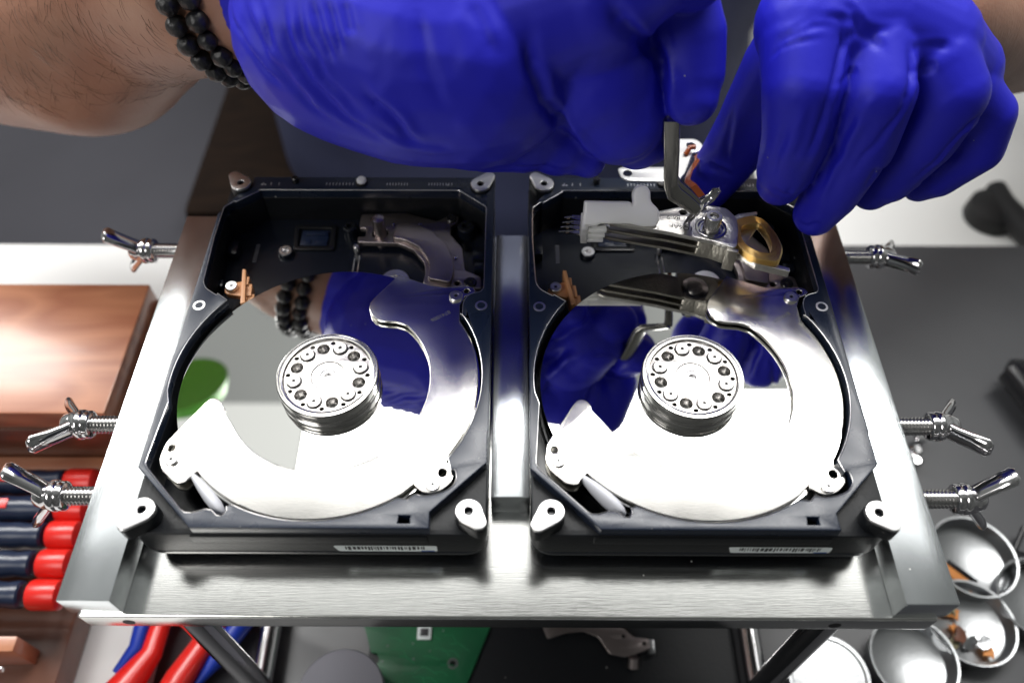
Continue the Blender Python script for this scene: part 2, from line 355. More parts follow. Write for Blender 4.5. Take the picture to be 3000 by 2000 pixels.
def clamp_screw(x, y, side, beta):
    c = Vector((x, y, 5.2)); L = 13.5 if side < 0 else 14.0
    X = Vector((side, 0, 0)); prof = [(0, -3)]
    t = 0
    while t < L: prof += [(2.45, t), (3.0, t+.45), (3.0, t+.6), (2.45, t+1.05)]; t += 1.15
    prof += [(2.4, L), (0, L)]
    s = obj('clamp_screw', lathe(prof, c, X, 28), M['thread'], sd, 60)
    prof = [(0, L-3.2), (3.9, L-3.2), (4.6, L-2.6), (4.7, L-1.2), (4.1, L-.9), (4.9, L-.3), (5.0, L+1.2), (4.3, L+1.8), (4.2, L+3.5), (3.4, L+6), (2.2, L+7), (0, L+7.1)]
    b = lathe(prof, c, X, 40)
    cw = Vector((0, -CP, SP)); up = Vector((0, SP, CP)); rr = cw*math.cos(R(beta))+up*math.sin(R(beta)); tt = X.cross(rr)
    for sg in (1, -1):
        r_ = rr*sg
        p = [c+X*(L+2.5)+r_*2.2, c+X*(L+4.5)+r_*5, c+X*(L+7.5)+r_*8.5, c+X*(L+10.5)+r_*12.2, c+X*(L+11.3)+r_*13.2]
        sweep(p, [2.4, 2.3, 2.4, 2.6, 1.6], 20, b, (1.25, .62), up=tt)
    obj('wing_nut', b, M['chrome'], s, 55)
for x, y, sd_, be in ((-127.7, 120.5, -1, 22), (-127.7, 43, -1, -26), (-127.7, 17.5, -1, 48), (124.4, 118.4, 1, -24), (124.4, 43.5, 1, -27), (124.4, 17.6, 1, 45)):
    clamp_screw(x, y, sd_, be)

# ================================================================== THE TWO HARD DRIVES
CY = 49.4                                            # spindle centre, drive-local
def arc(r, a0, a1, n=24): return circ(0, CY, r, n, a0, a1)
def make_drive(name, label, ox, hub_a):
    d = thing(name, label, 'hard drive', (0, 0, 0), 'opened hard drives in the stand')
    # chassis: undercut foot, body, rim ring with the real cavity outline
    obj('underside', plate([rnd([(-46, 3), (46, 3), (46, 140), (-46, 140)], 3)], .6, 6.4, .3), M['black'], d)
    body = rnd([(-50.6, -1.2), (50.6, -1.2), (50.6, 142), (-50.6, 142)], [7, 7, 4, 4], 6)
    obj('chassis', plate([body], 5.4, 8, .5), M['castwall'], d)
    cav = rnd([(-38.6, 134.4), (37.4, 134.4), (47.8, 125.6), (47.9, 86.6), (47.0, 84.8), (42.8, 83.6), (41, 79.8), (41.2, 74.5)], [1, 1, 1, 1.5, 2, 3, 3, 1], 4)
    cav += arc(48.3, 31, -36, 26)
    cav += rnd([(41.3, 18), (42, 14), (40, 11), (36, 9.3), (32.1, 8.8), (30, 9.6), (27.7, 7.1)], [1.5, 1.5, 1.5, 2, 1, 1, 1], 3)
    cav += arc(48.3, -58.5, -116, 24)
    cav += [(-22.6, 5.4), (-22.4, 3.9), (-23.4, 2.6), (-24.8, 2.7), (-26.6, 4.3), (-28.2, 4.6), (-30.2, 4.1), (-32.1, 3.5), (-34.0, 3.6), (-35.5, 4.6)]
    cav += [(-48.4, 17.6), (-49.2, 19), (-49.2, 20.8), (-48.1, 38.9), (-48.0, 40.1)]
    cav += arc(49.6, 186, 141, 18)
    cav += rnd([(-42.4, 82.6), (-47.0, 85.8), (-48.5, 88.7), (-49.4, 110), (-49.2, 125.2), (-45.6, 128.7)], [1, 2, 2, 1, 1, 1], 4)
    outer = [(-31.6, -1.0), (34.9, -1.0), (34.7, 4.0), (50.4, 19.6), (50.4, 30), (50.7, 30.6), (50.7, 141.5), (-41.2, 141.5), (-41.2, 136.6), (-46.6, 130), (-50.7, 121.5), (-50.7, 58), (-51.0, 57.6), (-51.0, 17.7)]
    notch = [(25.9, .6), (26.2, 2.9), (29.4, 2.9), (29.4, .6)]
    mid = rnd([(-50.6, -1.2), (50.6, -1.2), (50.6, 141.9), (-50.6, 141.9)], [5, 5, 4, 4], 6)
    obj('side_wall', plate([mid, cav], 7.9, 20, .45), M['castlow'], d)
    obj('rim', plate([outer, cav, notch], 19.9, 24, .3), M['cast'], d)
    obj('bracket_step', plate([rnd([(-33, 1.2), (34, 1.2), (34, -1.6), (-33, -1.6)], .3)], 15, 19.2, .2), M['castlow'], d)
    obj('cavity_floor', plate([[(-49.5, 5), (49, 5), (49, 134.4), (-49.5, 134.4)]], 8.02, 8.3, 0), M['castwall'], d)
    # round disc basin bottom, a step above the head bay
    obj('basin', plate([arc(48.1, 0, 360, 60)], 8.35, 11.2, .2), M['castwall'], d)
    obj('edge_chamfer', sweep([(x, y, 23.93) for x, y in cav+[cav[0]]], .13, 6), M['lug'], d)
    # lugs
    for h, t, z in (((-45.3, 3.4), (-48.9, -.5), 26), ((45.8, 3.4), (48.7, .1), 26), ((45.4, 135.9), (48.6, 140.3), 26), ((-44.8, 136.2), (-48.0, 140.2), 26)):
        lg = obj('lug', plate([hull2(h, 3.7, t, 2.1), circ(h[0], h[1], 1.25, 20)], z-1.2, z, .2), M['lug'], d)
        obj('lug_base', plate([hull2(h, 3.9, t, 2.3), circ(h[0], h[1], 1.25, 20)], 19.8, z-1.15, .1), M['castlow'], lg)
        obj('screw_hole', cyl((h[0], h[1], 0), 1.22, 20.1, z-1.8, 0, 20), M['castwall'], lg)
    for x, y in ((-47.4, 78.2), (47.2, 78.6)):
        e = obj('threaded_insert', lathe([(1.35, -.4), (1.35, .12), (2.0, .12), (2.1, 0), (2.1, -.4)], (x, y, 24), n=28), M['lug'], d)
        obj('thread', lathe([(1.35, .0), (1.1, -.3), (1.3, -.6), (1.05, -.9), (0, -1)], (x, y, 24.05), n=24), M['castwall'], e)
    # engraved scale along the far edge
    tk = bmesh.new()
    for x0, x1, n in ((10, 17.6, 8), (25.8, 34.4, 9), (-13, -3, 9), (-37, -31, 3)):
        for i in range(n):
            x = x0+(x1-x0)*i/(n-1); box(x-.13, x+.13, 136.9, 138.3, 24.0, 24.03, 0, tk)
    for x in (-37.5, 33, -36.2): cyl((x, 137.2, 0), .35, 24, 24.05, 0, 12, bm=tk)
    obj('edge_scale', tk, M['tick'], d)
    wp = obj('locating_pin', cyl((.3, 138.2, 0), 2.3, 23.9, 25, .1, 28), M['black'], d)
    obj('pin_cap', lathe([(0, 26.3), (1.4, 26.2), (1.9, 25.6), (1.9, 25.05)], (.3, 138.2, 0), n=28), M['white'], wp)
    obj('pin', cyl((-24.8, 138.6, 0), 1.3, 23.9, 26.4, .3, 20), M['blackgloss'], d)
    # platter stack
    obj('platter', lathe([(14, 19.0), (47.4, 19.0), (47.6, 19.15), (47.6, 19.95), (47.4, 20.1), (14, 20.1)], (0, CY, 0), n=160), M['platter'], d, 30)
    obj('platter', lathe([(14, 14.6), (47.4, 14.6), (47.6, 14.75), (47.6, 15.5), (47.4, 15.65), (14, 15.65)], (0, CY, 0), n=160), M['platter'], d, 30)
    # damper C plate (two layers)
    for r_in, r_out, z0, z1, tabs in ((31.7, 46.9, 20.9, 22.0, True), (32.4, 46.6, 17.0, 17.9, False)):
        pts = [(18.1, 93.8), (24.5, 91.0), (29.5, 89.0), (34.5, 88.2), (38, 88.6), (41.5, 89.0), (44.2, 88.2), (45.0, 86.6), (43.8, 85.2), (41.4, 84.2), (39.9, 80.5), (40.0, 76)] if tabs else [(18.1, 93.5), (28, 88)]
        pts += arc(r_out, 31, -34, 24)
        pts += rnd([(39.6, 21.3), (41.0, 18), (40.6, 14.6), (37.6, 11.6), (34.6, 10.6), (32.2, 11.0), (28.9, 13.4)], 1.6, 3) if tabs else []
        pts += arc(r_out, -56 if tabs else -36, -137, 34)
        pts += rnd([(-36.9, 13.4), (-40.1, 13.6), (-45.2, 18.1), (-46.5, 21.5), (-45.9, 27), (-37, 41.7), (-35.4, 42.9), (-33.6, 42.5), (-31.6, 40.4)], 1.5, 4)
        pts += arc(r_in, 207, 404, 54)[1:]
        pts += [(21.0, 72.3), (19.0, 73.0), (16.2, 73.2), (13.4, 73.6), (11.4, 74.8), (10.0, 76.6), (9.3, 78.8), (9.4, 81.0), (10.4, 83.0)]
        hl = [circ(41.9, 86.6, 1.0, 18), circ(-43.7, 25, 1.1, 18), circ(37.5, 17.3, 1.3, 18)]
        if tabs:
            dm = obj('disc_damper', plate([pts]+hl, z0, z1, .22), M['damper'], d)
        else: obj('lower_damper', plate([pts], z0, z1, .15), M['armdark'], d)
    obj('stamped_number', text('8741006', 2.1, Matrix.Translation((33.6, 75.6, 22.02)) @ Matrix.Rotation(R(180+33), 4, 'Z'), .01), M['darkengrave'], dm, 0)
    for x, y, r in ((38.4, 83.9, 2.3), (-42.7, 21, 2.0), (34.9, 13.2, 2.1)): screw('screw', x, y, 22.0, r, dm, M['lug'])
    # spindle hub
    hb = obj('spindle_hub', lathe([(16.0, 20.12), (16.0, 20.6), (15.7, 20.8), (15.65, 21.9), (15.5, 22.1), (15.55, 23.3), (15.9, 23.7), (15.95, 24.2), (15.9, 25.6), (15.6, 26), (15.1, 26), (14.9, 25.85), (14.55, 25.85), (14.4, 26), (13.9, 25.9), (13.5, 25.2), (13.4, 24.9)], (0, CY, 0), n=120), M['hubside'], d, 30)
    tops = [circ(0, CY, 13.5, 90)]
    for k in range(6):
        a = R(hub_a+30+60*k); tops.append(circ(10.4*math.cos(a), CY+10.4*math.sin(a), 2.0, 26))
        for da in (-15.5, 15.5):
            b_ = a+R(da); cx, cy = 12.4*math.cos(b_), CY+12.4*math.sin(b_)
            tops.append([(cx+.85*math.cos(b_+q)*(.9 if i % 2 else 1), cy+.7*math.sin(b_+q)) for i, q in enumerate([R(60*j) for j in range(6)])])
    tops.append(circ(0, CY, 5.3, 48))
    cl = obj('clamp_disc', plate(tops, 24.2, 25.1, .12), M['hub'], hb)
    obj('clamp_floor', cyl((0, CY, 0), 13.6, 21.2, 21.6, 0, 48), M['hubside'], hb)
    obj('bore_sleeves', join(*[lathe([(2.02, 24.5), (1.9, 24.2), (1.7, 21.7), (0, 21.65)], (10.4*math.cos(R(hub_a+30+60*k)), CY+10.4*math.sin(R(hub_a+30+60*k)), 0), n=24) for k in range(6)]), M['thread'], hb)
    obj('spindle_cap', lathe([(5.25, 23.4), (5.25, 24.5), (5.0, 24.75), (2.6, 24.75), (2.3, 24.4), (1.9, 24.4), (1.8, 24.8), (1.25, 24.8), (1.15, 23.6), (0, 23.4)], (0, CY, 0), n=48), M['lug'], hb)
    for k in range(6):
        a = R(hub_a+60*k); x, y = 10.4*math.cos(a), CY+10.4*math.sin(a)
        b = lathe([(0, 25), (2.15, 25), (2.15, 25.75), (1.95, 25.95), (0, 25.95)], (x, y, 0), n=28)
        o = obj('clamp_bolt', b, M['hub'], hb)
    for k in range(6):
        a = R(hub_a+60*k); obj('bolt_seat', lathe([(2.16, 25.14), (2.5, 25.14), (2.5, 25.02)], (10.4*math.cos(a), CY+10.4*math.sin(a), 0), n=28), M['castwall'], hb)
    sb = bmesh.new()
    for k in range(6):
        a = R(hub_a+60*k); x, y = 10.4*math.cos(a), CY+10.4*math.sin(a)
        stp = [(x+math.cos(R(30*i+k*17))*(.86 if i % 2 == 0 else .46), y+math.sin(R(30*i+k*17))*(.86 if i % 2 == 0 else .46)) for i in range(12)]
        t = plate([stp], 25.96, 25.99, 0); me = bpy.data.meshes.new('t'); t.to_mesh(me); t.free(); sb.from_mesh(me)
    obj('bolt_recesses', sb, M['black'], hb, 0)
    # filter pouch standing in its slot
    p0, p1 = Vector((-37.2, 18.2, 20.2)), Vector((-24.2, 4.4, 21))
    obj('filter_pouch', sweep([p0.lerp(p1, t) for t in (0, .05, .15, .35, .6, .8, .93, .985, 1)], [.15, .45, .9, 1.45, 1.8, 1.75, 1.3, .8, .3], 18, flat=(1, 2.2), up=(-.7, -.7, 0)), M['pouch'], d)
    # magnet yoke
    yk = rnd([(-1.2, 130.8), (-.8, 133.5), (15.8, 134.1), (28.5, 129.9), (31.2, 131.4), (33.5, 134.0), (36.8, 132.4), (36.2, 129), (33.9, 127.0), (34.1, 122.6), (38.9, 115.6), (40.3, 104.6), (46.1, 101.6), (46.6, 95.9), (41.3, 96.1), (35.8, 94.1), (33.2, 94.5), (25.2, 98.4), (25.8, 103), (25.0, 108.4), (20.7, 114.6), (15.0, 118.0), (-.8, 118.6), (-1.0, 121.5), (1.9, 121.5), (1.7, 125.9), (-1.0, 125.9)], .8, 3)
    y_ = obj('magnet_yoke', plate([yk, circ(7.3, 123.4, 3.0, 28), circ(37.6, 98.4, 1.1, 18)], 10.2, 12.4, .35), M['nickel'], d)
    mg = rnd([(13.2, 125.4), (12.5, 118.9), (17.3, 117.8), (22.7, 114.4), (26.6, 108.2), (27.4, 103.7), (27.0, 98.8), (35.3, 96.9), (36.4, 101.5), (35.9, 108.2), (32.8, 116.0), (27.3, 122.6), (20.1, 126.4), (15.9, 126.9)], 1.4, 4)
    obj('magnet', plate([mg], 12.4, 14.6, .35), M['nickel'], y_)
    for x, y, r, z in ((5.0, 130.2, 2.0, 12.4), (34.0, 130.6, 2.0, 12.4), (42.4, 98.4, 2.3, 12.4)): screw('screw', x, y, z, r, y_, M['blackgloss'])
    for x, y, r in ((36.6, 110.3, .8), (22.2, 127.6, .55), (12.0, 127.4, .55)): obj('rivet', lathe([(r, 12.3), (r*.8, 12.9), (0, 13.1)], (x, y, 0), n=16), M['chrome'], y_)
    obj('pivot_post', lathe([(0, 21.6), (1.1, 21.6), (2.2, 21.2), (2.4, 20.6), (2.4, 13), (2.7, 8.3)], (7.6, 122.2, 0), n=28), M['nickel'], d)
    # bosses and fittings on the bay floor
    for x, y, r, h, m in ((-28.1, 116.1, 2.5, 10.4, 'lug'), (-4.4, 125.5, 2.3, 14, 'castlow'), (39.8, 125.4, 2.9, 14.2, 'castlow')):
        o = obj('boss', lathe([(r+.5, 8.2), (r+.3, h-.5), (r, h-.3)], (x, y, 0), n=28), M['castwall'], d)
        obj('boss_ring', lathe([(r, h-.32), (r-.2, h), (r*.5, h), (r*.45, h-1.2), (0, h-1.3)], (x, y, 0), n=28), M[m], o)
    o = obj('ribbon_port', lathe([(5.2, 8.3), (5.2, 9.6), (5.0, 9.9), (2.4, 9.9), (2.2, 9.2), (1.4, 9.2), (1.2, 8.5), (0, 8.4)], (14.5, 102.0, 0), n=48), M['lug'], d)
    fr = obj('connector_frame', plate([rnd([(-27, 130.4), (-10.6, 130.4), (-10.0, 117.6), (-25.6, 117.6)], 1.4), rnd([(-24.8, 128.8), (-12.4, 128.8), (-12, 119.4), (-24.0, 119.4)], .8)], 8.3, 9.3, .25), M['blackgloss'], d)
    obj('connector', join(box(-23.6, -13.2, 120.4, 128, 8.3, 8.7, .1), box(-21.8, -13.6, 125.2, 127, 8.7, 9.3, .2), box(-17.6, -13.4, 120.9, 122.4, 8.7, 9.2, .15), box(-22.4, -19.6, 121, 123, 8.7, 9.1, .15)), M['navyplastic'], fr)
    obj('guide_rail', join(sweep([(-2.0, 115.6, 8.4), (-1.7, 98.8, 8.4)], .25, 8), sweep([(-.2, 115.2, 8.4), (0, 98.6, 8.4)], .25, 8)), M['chrome'], d)
    obj('guide_pin', cyl((-1.3, 117, 0), 1.05, 8.2, 12.0, .2, 20), M['lug'], d)
    obj('floor_scale', join(*[box(-40.2, -38.8, 112+i*1.05, 112.35+i*1.05, 8.32, 8.5, 0) for i in range(9)]), M['darkengrave'], d)
    for b6 in ((-49.0, -45.2, 112.5, 119, 8.3, 12.6), (-49.2, -47.2, 97, 100.5, 8.3, 12), (43.4, 47.7, 106, 110, 8.3, 11.2), (42.6, 47.7, 112, 117, 8.3, 10.4)): obj('wall_rib', box(*b6, .7), M['castwall'], d)
    # head ramp
    rp = obj('head_ramp', join(plate([rnd([(-38.6, 99.4), (-37.3, 99.2), (-34.6, 84), (-36.2, 83.4)], .3)], 12, 18.6, .2),
             plate([rnd([(-37.4, 96.6), (-35.6, 96.2), (-35.4, 92.6), (-36.6, 92.4)], .2)], 13, 18.0, .15), plate([rnd([(-36.4, 93.6), (-34.2, 93.2), (-33.6, 88), (-35.6, 88)], .2)], 13, 17.4, .15),
             plate([rnd([(-35.6, 89.6), (-32.8, 89.2), (-32.4, 84.2), (-35, 83.6)], .2)], 13, 16.8, .15),
             plate([rnd([(-37.6, 95.8), (-42, 94.6), (-44.2, 92), (-43.2, 89.6), (-40, 89), (-36.8, 88.4)], 1.2)], 14.2, 16.4, .3)), M['tan'], d)
    screw('screw', -41.3, 92.2, 16.4, 2.15, rp, M['lug'], 1.6)
    # barcode label on the front wall
    lb = obj('barcode_label', plate([rnd([(6.2, 0), (36.2, 0), (36.2, -3.9), (7.4, -3.9)], .8)], 0, .06, 0, T=Matrix.Translation((0, -1.22, 12.4)) @ Matrix.Rotation(R(90), 4, 'X')), M['label'], d, 0)
    bars = bmesh.new(); x = 9.6; rg = random.Random(ox)
    while x < 33:
        w_ = rg.choice([.22, .3, .45, .6, .9]); lo = rg.choice([10.1, 10.1, 9.9, 9.5]); box(x, x+w_, -1.34, -1.32, lo, 12.0, 0, bars); x += w_+rg.choice([.25, .35, .5])
    obj('barcode', bars, M['ink'], lb, 0)
    obj('blue_stripe', box(31.5, 35.4, -1.34, -1.32, 8.6, 9.2, 0), M['blueink'], lb, 0)
    d.location = Vector((ox, 0, 0))*K
    return d
make_drive('hard_drive', 'left opened hard drive with its head arm removed and magnet visible', -58.3, 15)
make_drive('hard_drive', 'right opened hard drive under the gold coil and tweezers', 55.8, 42)

# ================================================================== HEAD STACK in the right drive
hs = thing('head_stack', 'silver head actuator arm with gold coil above right drive', 'drive head arm', (66, 101, 26))
ZT = 38
arm_top = rnd([(30.0, 105.2), (33.6, 103.3), (52, 99.2), (66.5, 94.9), (72.4, 91.9), (73.6, 93.2), (75.2, 100), (75.6, 106), (73, 110.5), (68, 112), (60.5, 112.2), (54, 110.4), (44, 107.6), (36, 106.6)], 1, 3)
slim = rnd([(30.0, 105.2), (33.6, 103.3), (52, 99.2), (62.5, 96.2), (62.5, 106), (54, 109), (44, 107.2), (36, 106.4)], .8, 3)
obj('arm', plate([arm_top, circ(66.3, 101.3, 5.2, 40), circ(57.8, 108.6, 1.3, 20), circ(62.6, 110.0, .7, 14), circ(65.2, 110.4, .7, 14)], 36.4, ZT, .2), M['armalu'], hs)
blk = rnd([(61.4, 96.6), (66.5, 95.1), (72.3, 92.1), (73.4, 93.4), (75, 100), (75.2, 105.6), (72.5, 110), (66, 111.4), (60.5, 110)], .8, 3)
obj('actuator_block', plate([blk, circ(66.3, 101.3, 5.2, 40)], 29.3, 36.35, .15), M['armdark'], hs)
obj('flex_mount', box(70.2, 74.0, 90.9, 92.6, 28.4, 37.6, .3, T=Matrix.Translation((72, 91.8, 0)) @ Matrix.Rotation(R(-18), 4, 'Z') @ Matrix.Translation((-72, -91.8, 0))), M['armdark'], hs)
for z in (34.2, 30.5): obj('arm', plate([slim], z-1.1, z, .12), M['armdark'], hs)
pv = obj('pivot_bearing', lathe([(5.15, 37.2), (5.0, 37.9), (4.6, 37.9), (4.4, 37.2), (4.0, 37.3), (3.9, 37.7), (3.5, 37.7), (3.4, 37.2), (2.75, 37.2)], (66.3, 101.3, 0), n=48), M['chrome'], hs)
obj('pivot_sleeve', lathe([(0, 28.8), (2.8, 28.8), (2.8, 43.3), (2.55, 43.6), (1.5, 43.6), (1.3, 43.2), (1.2, 42.4), (0, 42.4)], (66.3, 101.3, 0), n=48), M['thread'], pv)
obj('bearing_bottom', lathe([(5.15, 30), (4.9, 29.4), (2.9, 29.4), (2.85, 29.8)], (66.3, 101.3, 0), n=48), M['chrome'], pv)
obj('pivot_slot', join(box(65.5, 67.1, 101.1, 101.5, 42.42, 42.9, .05), box(66.1, 66.5, 100.5, 102.1, 42.42, 42.9, .05)), M['lug'], pv)
# voice coil: a wound loop
def loop(o, i, z0, z1, b=.3): return plate([rnd(o, 2.4, 6), rnd(i, 1.4, 5)], z0, z1, b)
co = [(73.9, 105.6), (77.3, 107.8), (82.2, 109.4), (85.8, 107.2), (88.6, 100.5), (89.4, 93.8), (86.8, 87.4), (79.3, 89.4), (74.5, 94.2)]
ci = [(77.0, 103.4), (79.6, 105.2), (83.6, 105.8), (85.6, 100.6), (86.2, 95.0), (84.9, 90.9), (80.6, 92.4), (77.2, 95.4), (76.3, 99.4)]
obj('coil', loop(co, ci, 32.8, 36.0, .2), M['gold'], hs)
wl = bmesh.new()
for k in range(7):
    t = (k+.5)/7; pp = [(a[0]*(1-t)+b[0]*t, a[1]*(1-t)+b[1]*t) for a, b in zip(co, ci)]
    oc = rnd(pp, 2.0, 6); sweep([(x, y, 36.02) for x, y in oc+[oc[0]]], .17, 6, wl)
for k in range(6):
    oc = rnd([(81.6+(x-81.6)*1.004, 98.5+(y-98.5)*1.004) for x, y in co], 2.4, 6); sweep([(x, y, 33.1+k*.5) for x, y in oc+[oc[0]]], .16, 6, wl)
obj('coil_windings', wl, M['gold'], hs)
fork = rnd([(72.6, 96.2), (73.6, 94.6), (80, 88.9), (90.6, 85.4), (91, 87.2), (81, 91), (76, 95.6), (75, 101), (75.6, 106.4), (80, 110.4), (84.8, 112), (84.6, 113.4), (78, 112.2), (72.8, 108.6)], .5, 3)
obj('coil_fork', plate([fork], 31.0, 33.8, .25), M['armalu'], hs)
obj('coil_bobbin', plate([rnd([(75.6, 103.4), (80, 106.8), (83.6, 106.2), (79.6, 100), (86.4, 94), (86.2, 91.7), (82.6, 92.4), (77.4, 96.4)], 1)], 31.6, 33, .2), M['nickel'], hs)
# head suspensions
for i, z in enumerate((37.2, 34.8, 32.6, 30.4)):
    b = join(plate([[(20.2-.4*i, 108.4-i*.2), (29.5, 107.6), (31.5, 103.9), (29.0, 103.2), (19.8, 106.8)]], z-.7, z-.45, 0), sweep([(17.4-i*.5, 107.3, z-.6), (20.8, 107.6, z-.4)], .22, 8),
             box(18.2, 19.4, 107.0, 107.9, z-1.2, z-.6, .1), box(29.8, 33, 104.2, 106.4, z-.9, z-.1, .2), box(24, 25.4, 105.6, 106.8, z-.5, z+.1, .1))
    obj('suspension', b, M['thread'], hs)
# pen marks, upside down for the viewer
def ink(s, x, y, a, sz, nm): obj(nm, text(s, sz, Matrix.Translation((x, y, ZT+.02)) @ Matrix.Rotation(R(a), 4, 'Z'), .02), M['ink'], hs, 0)
ink('1Q6AF', 56.4, 101.4, 166, 2.7, 'pen_mark'); ink('B6-9', 54.2, 106.1, 175, 2.5, 'pen_mark')
# ribbon, tab and connector plate
P = at
obj('ribbon_cable', sweep([(63.5, 110.6, 38.4), (64.4, 113.5, 40.5), (61.5, 116, 43), (60.5, 122, 40), (64, 134, 33), (68.2, 141.5, 33), (69.0, 146.5, 31)], [1.1, 1.3, 1.2, 1.1, 1.2, 1.5, 1.3], 16, flat=(1, .12), up=(1, .2, .3)), M['flex'], hs)
obj('ribbon_clip', join(sweep([(62.8, 109.4, 38.2), (64.2, 110.4, 41), (66.8, 111.2, 42.4), (68.0, 112.0, 44.4), (69.2, 111.6, 45.4)], [1.9, 2.0, 1.7, 1.6, .8], 18, flat=(1, .22), up=(1, -.3, 0)), cyl((66.6, 110.2, 0), .4, 42.2, 43.0, .1, 12)), M['chrome'], hs)
cbp = rnd([(38.6, 139.4), (39.4, 134.6), (42, 132.8), (60, 132.4), (63.5, 137.5), (67.2, 148.0), (71.0, 149.8), (72.0, 153), (69.8, 156.4), (62.4, 156.2), (59, 146), (56, 140.2), (40.6, 140.4)], [2, 2, 2, 1, 1, 1, 2, 2, 2, 1, 1, 1, 1], 5)
cbk = obj('connector_plate', plate([cbp, circ(42.1, 136.9, 1.7, 24), circ(67.5, 152.8, 1.8, 24)], 29.4, 30.2, .2), M['whitemetal'], hs)
obj('solder_row', join(*[cyl((64.2+i*.75, 138+i*2.0, 0), .34, 30.1, 30.7, .1, 12) for i in range(6)]), M['chrome'], cbk)
obj('strain_relief', join(sweep([(64.5, 146.6, 30.6), (66.2, 148.6, 32.5), (68.2, 148.6, 32.5)], 1.0, 14), ), M['flex'], cbk)
# white head comb
cm = thing('head_comb', 'milky white plastic comb tool with a knob on the head arm', 'comb tool', (35, 105, 38))
T = Matrix.Translation((0, 101.6, 38.3)) @ Matrix.Rotation(R(50), 4, 'X') @ Matrix.Diagonal((1, .62, 1, 1)) @ Matrix.Translation((0, -38.3, 0))
pf = rnd([(23.2, 38.3), (23.8, 51.6), (39.2, 51.2), (39.6, 49), (40.0, 51), (39.6, 56), (41, 59.6), (44, 59.8), (45.4, 57), (45.6, 51.4), (48.8, 46.8), (48.6, 40.6), (47.4, 38.3), (42.8, 38.2), (39, 39.6), (29, 39.6), (27.8, 38.3)], [.6, .8, 1.5, 1, .6, 2, 2, 2, 2, 2, 2.4, 1.6, .8, 1.2, 1.2, .6, .5], 5)
# slab leaned back so its front face catches more light from above
obj('body', plate([pf], -4.0, 1.2, .9, T=T, res=3), M['white'], cm)
obj('teeth', join(*[box(23.2, 31.5 - .4*i, 101.2, 107.8, z, z+1.35, .3) for i, z in enumerate((35.4, 33.0, 30.8))], box(23.0, 25.2, 101.0, 107.6, 30.4, 38.8, .4)), M['white'], cm)

for t_ in (hs, cm): t_.location += Vector((-.5, -1.8, 1.9))*K
# ================================================================== TWEEZERS
tz = thing('tweezers', 'bent steel tweezers gripping the head arm, held in blue glove', 'tweezers', (57, 110, 55))
for k, s in enumerate((0, 1)):
    o1 = Vector((0, 1.9, 1.3))*s                       # the far arm lies behind the near one
    p = [P(1549, 190, 247)+o1*1.6, P(1543, 282, 241)+o1*1.9, P(1543, 350, 248.5)+o1*1.5, P(1541, 425, 257)+o1*1.1, P(1549, 445, 259)+o1, P(1575, 463, 260)+o1*.9, P(1596, 480, 261)+o1*.8, P(1604, 487, 261)+o1*.8]
    obj('arm', sweep(p, [2.7, 2.6, 2.5, 2.4, 2.7, 2.4, 2.1, 1.4], 24, flat=(.34, 1.0), up=(0, -.6, .8)), M['tweezer'], tz, 50)
    q = Vector((1.6, .5, 0))*s
    obj('point', sweep([P(1597, 480, 261)+q, P(1590, 492, 265)+q, Vector((57.2, 101.2, 40.5))+q*.9], [1.15, .95, .6], 16, flat=(1, .8)), M['tweezer'], tz, 50)

# ================================================================== PERSON
pe = thing('person', 'person in navy shirt and blue gloves working behind the drives', 'person', (0, 430, -150))
def C(*pts): return [(at(x, y, d) if len(q) == 0 else at(x, y, d), r) for (x, y, d, r, *q) in pts]
foreA = [(Vector(p), r) for p, r in (((-300, 262, 35), 46), ((-215, 222, 40), 45), ((-176, 206, 48), 45.5), ((-138, 194, 72), 37), ((-100, 167, 90), 31.8), ((-75, 157, 96), 29), ((-40, 144, 101), 26))]
foreB = C((2130, 40, 277.3, 20.4), (2230, 60, 306.5, 23.4), (2330, 60, 340.6, 28.2), (2500, 0, 398.9, 37.0), (2700, -80, 457.3, 40.9))
elA, elB = foreA[0][0], foreB[-1][0]
shA, shB = Vector((-200, 570, 330)), Vector((200, 570, 330))
body = [[(Vector((-34, 410, -190)), 95), (Vector((-34, 475, 0)), 100), (Vector((0, 560, 230)), 110), (Vector((0, 590, 350)), 80)],
        [(Vector((-74, 410, -190)), 80), (Vector((-90, 560, 230)), 95)], [(Vector((6, 410, -190)), 80), (Vector((90, 560, 230)), 95)],
        [(Vector((0, 580, 330)), 70), (shA, 55), (elA.lerp(shA, .12), 46), (elA, 44)], [(Vector((0, 580, 330)), 70), (shB, 55), (elB.lerp(shB, .12), 44), (elB, 42)],
        foreA, foreB]
bodym = blob(body, 3.0, 6)
bo = obj('body', bodym, M['skin'], pe, 180)
# shirt: elliptical sections, a little proud of the torso
def loft(secs, n=72, folds=0):
    bm = bmesh.new(); rings = []
    for (cx, cy, z, rx, ry) in secs:
        ring = []
        for i in range(n):
            a = 2*math.pi*i/n; p = Vector((cx+rx*math.cos(a), cy+ry*math.sin(a), z))
            q = noise.noise(Vector((p.x*.012, p.z*.02, 3)))*folds + noise.noise(Vector((p.x*.05, p.z*.03, 9)))*folds*.4
            ring.append(bm.verts.new(p+Vector((math.cos(a), math.sin(a), 0))*q))
        rings.append(ring)
    for A, B in zip(rings, rings[1:]):
        for i in range(n): bm.faces.new([A[i], A[(i+1) % n], B[(i+1) % n], B[i]])
    bm.faces.new(rings[-1]); bm.faces.new(rings[0][::-1]); bmesh.ops.recalc_face_normals(bm, faces=bm.faces); return bm
secs = []
for i in range(30):
    t = i/29; z = -320+t*640
    cy = 400+max(0, (z+150))*.42
    secs.append((-8+4*math.sin(t*5), cy, z, 168+max(0, z+90)*.30, 135+max(0, z)*.1))
obj('shirt', loft(secs, 96, 9), M['shirt'], pe, 180)
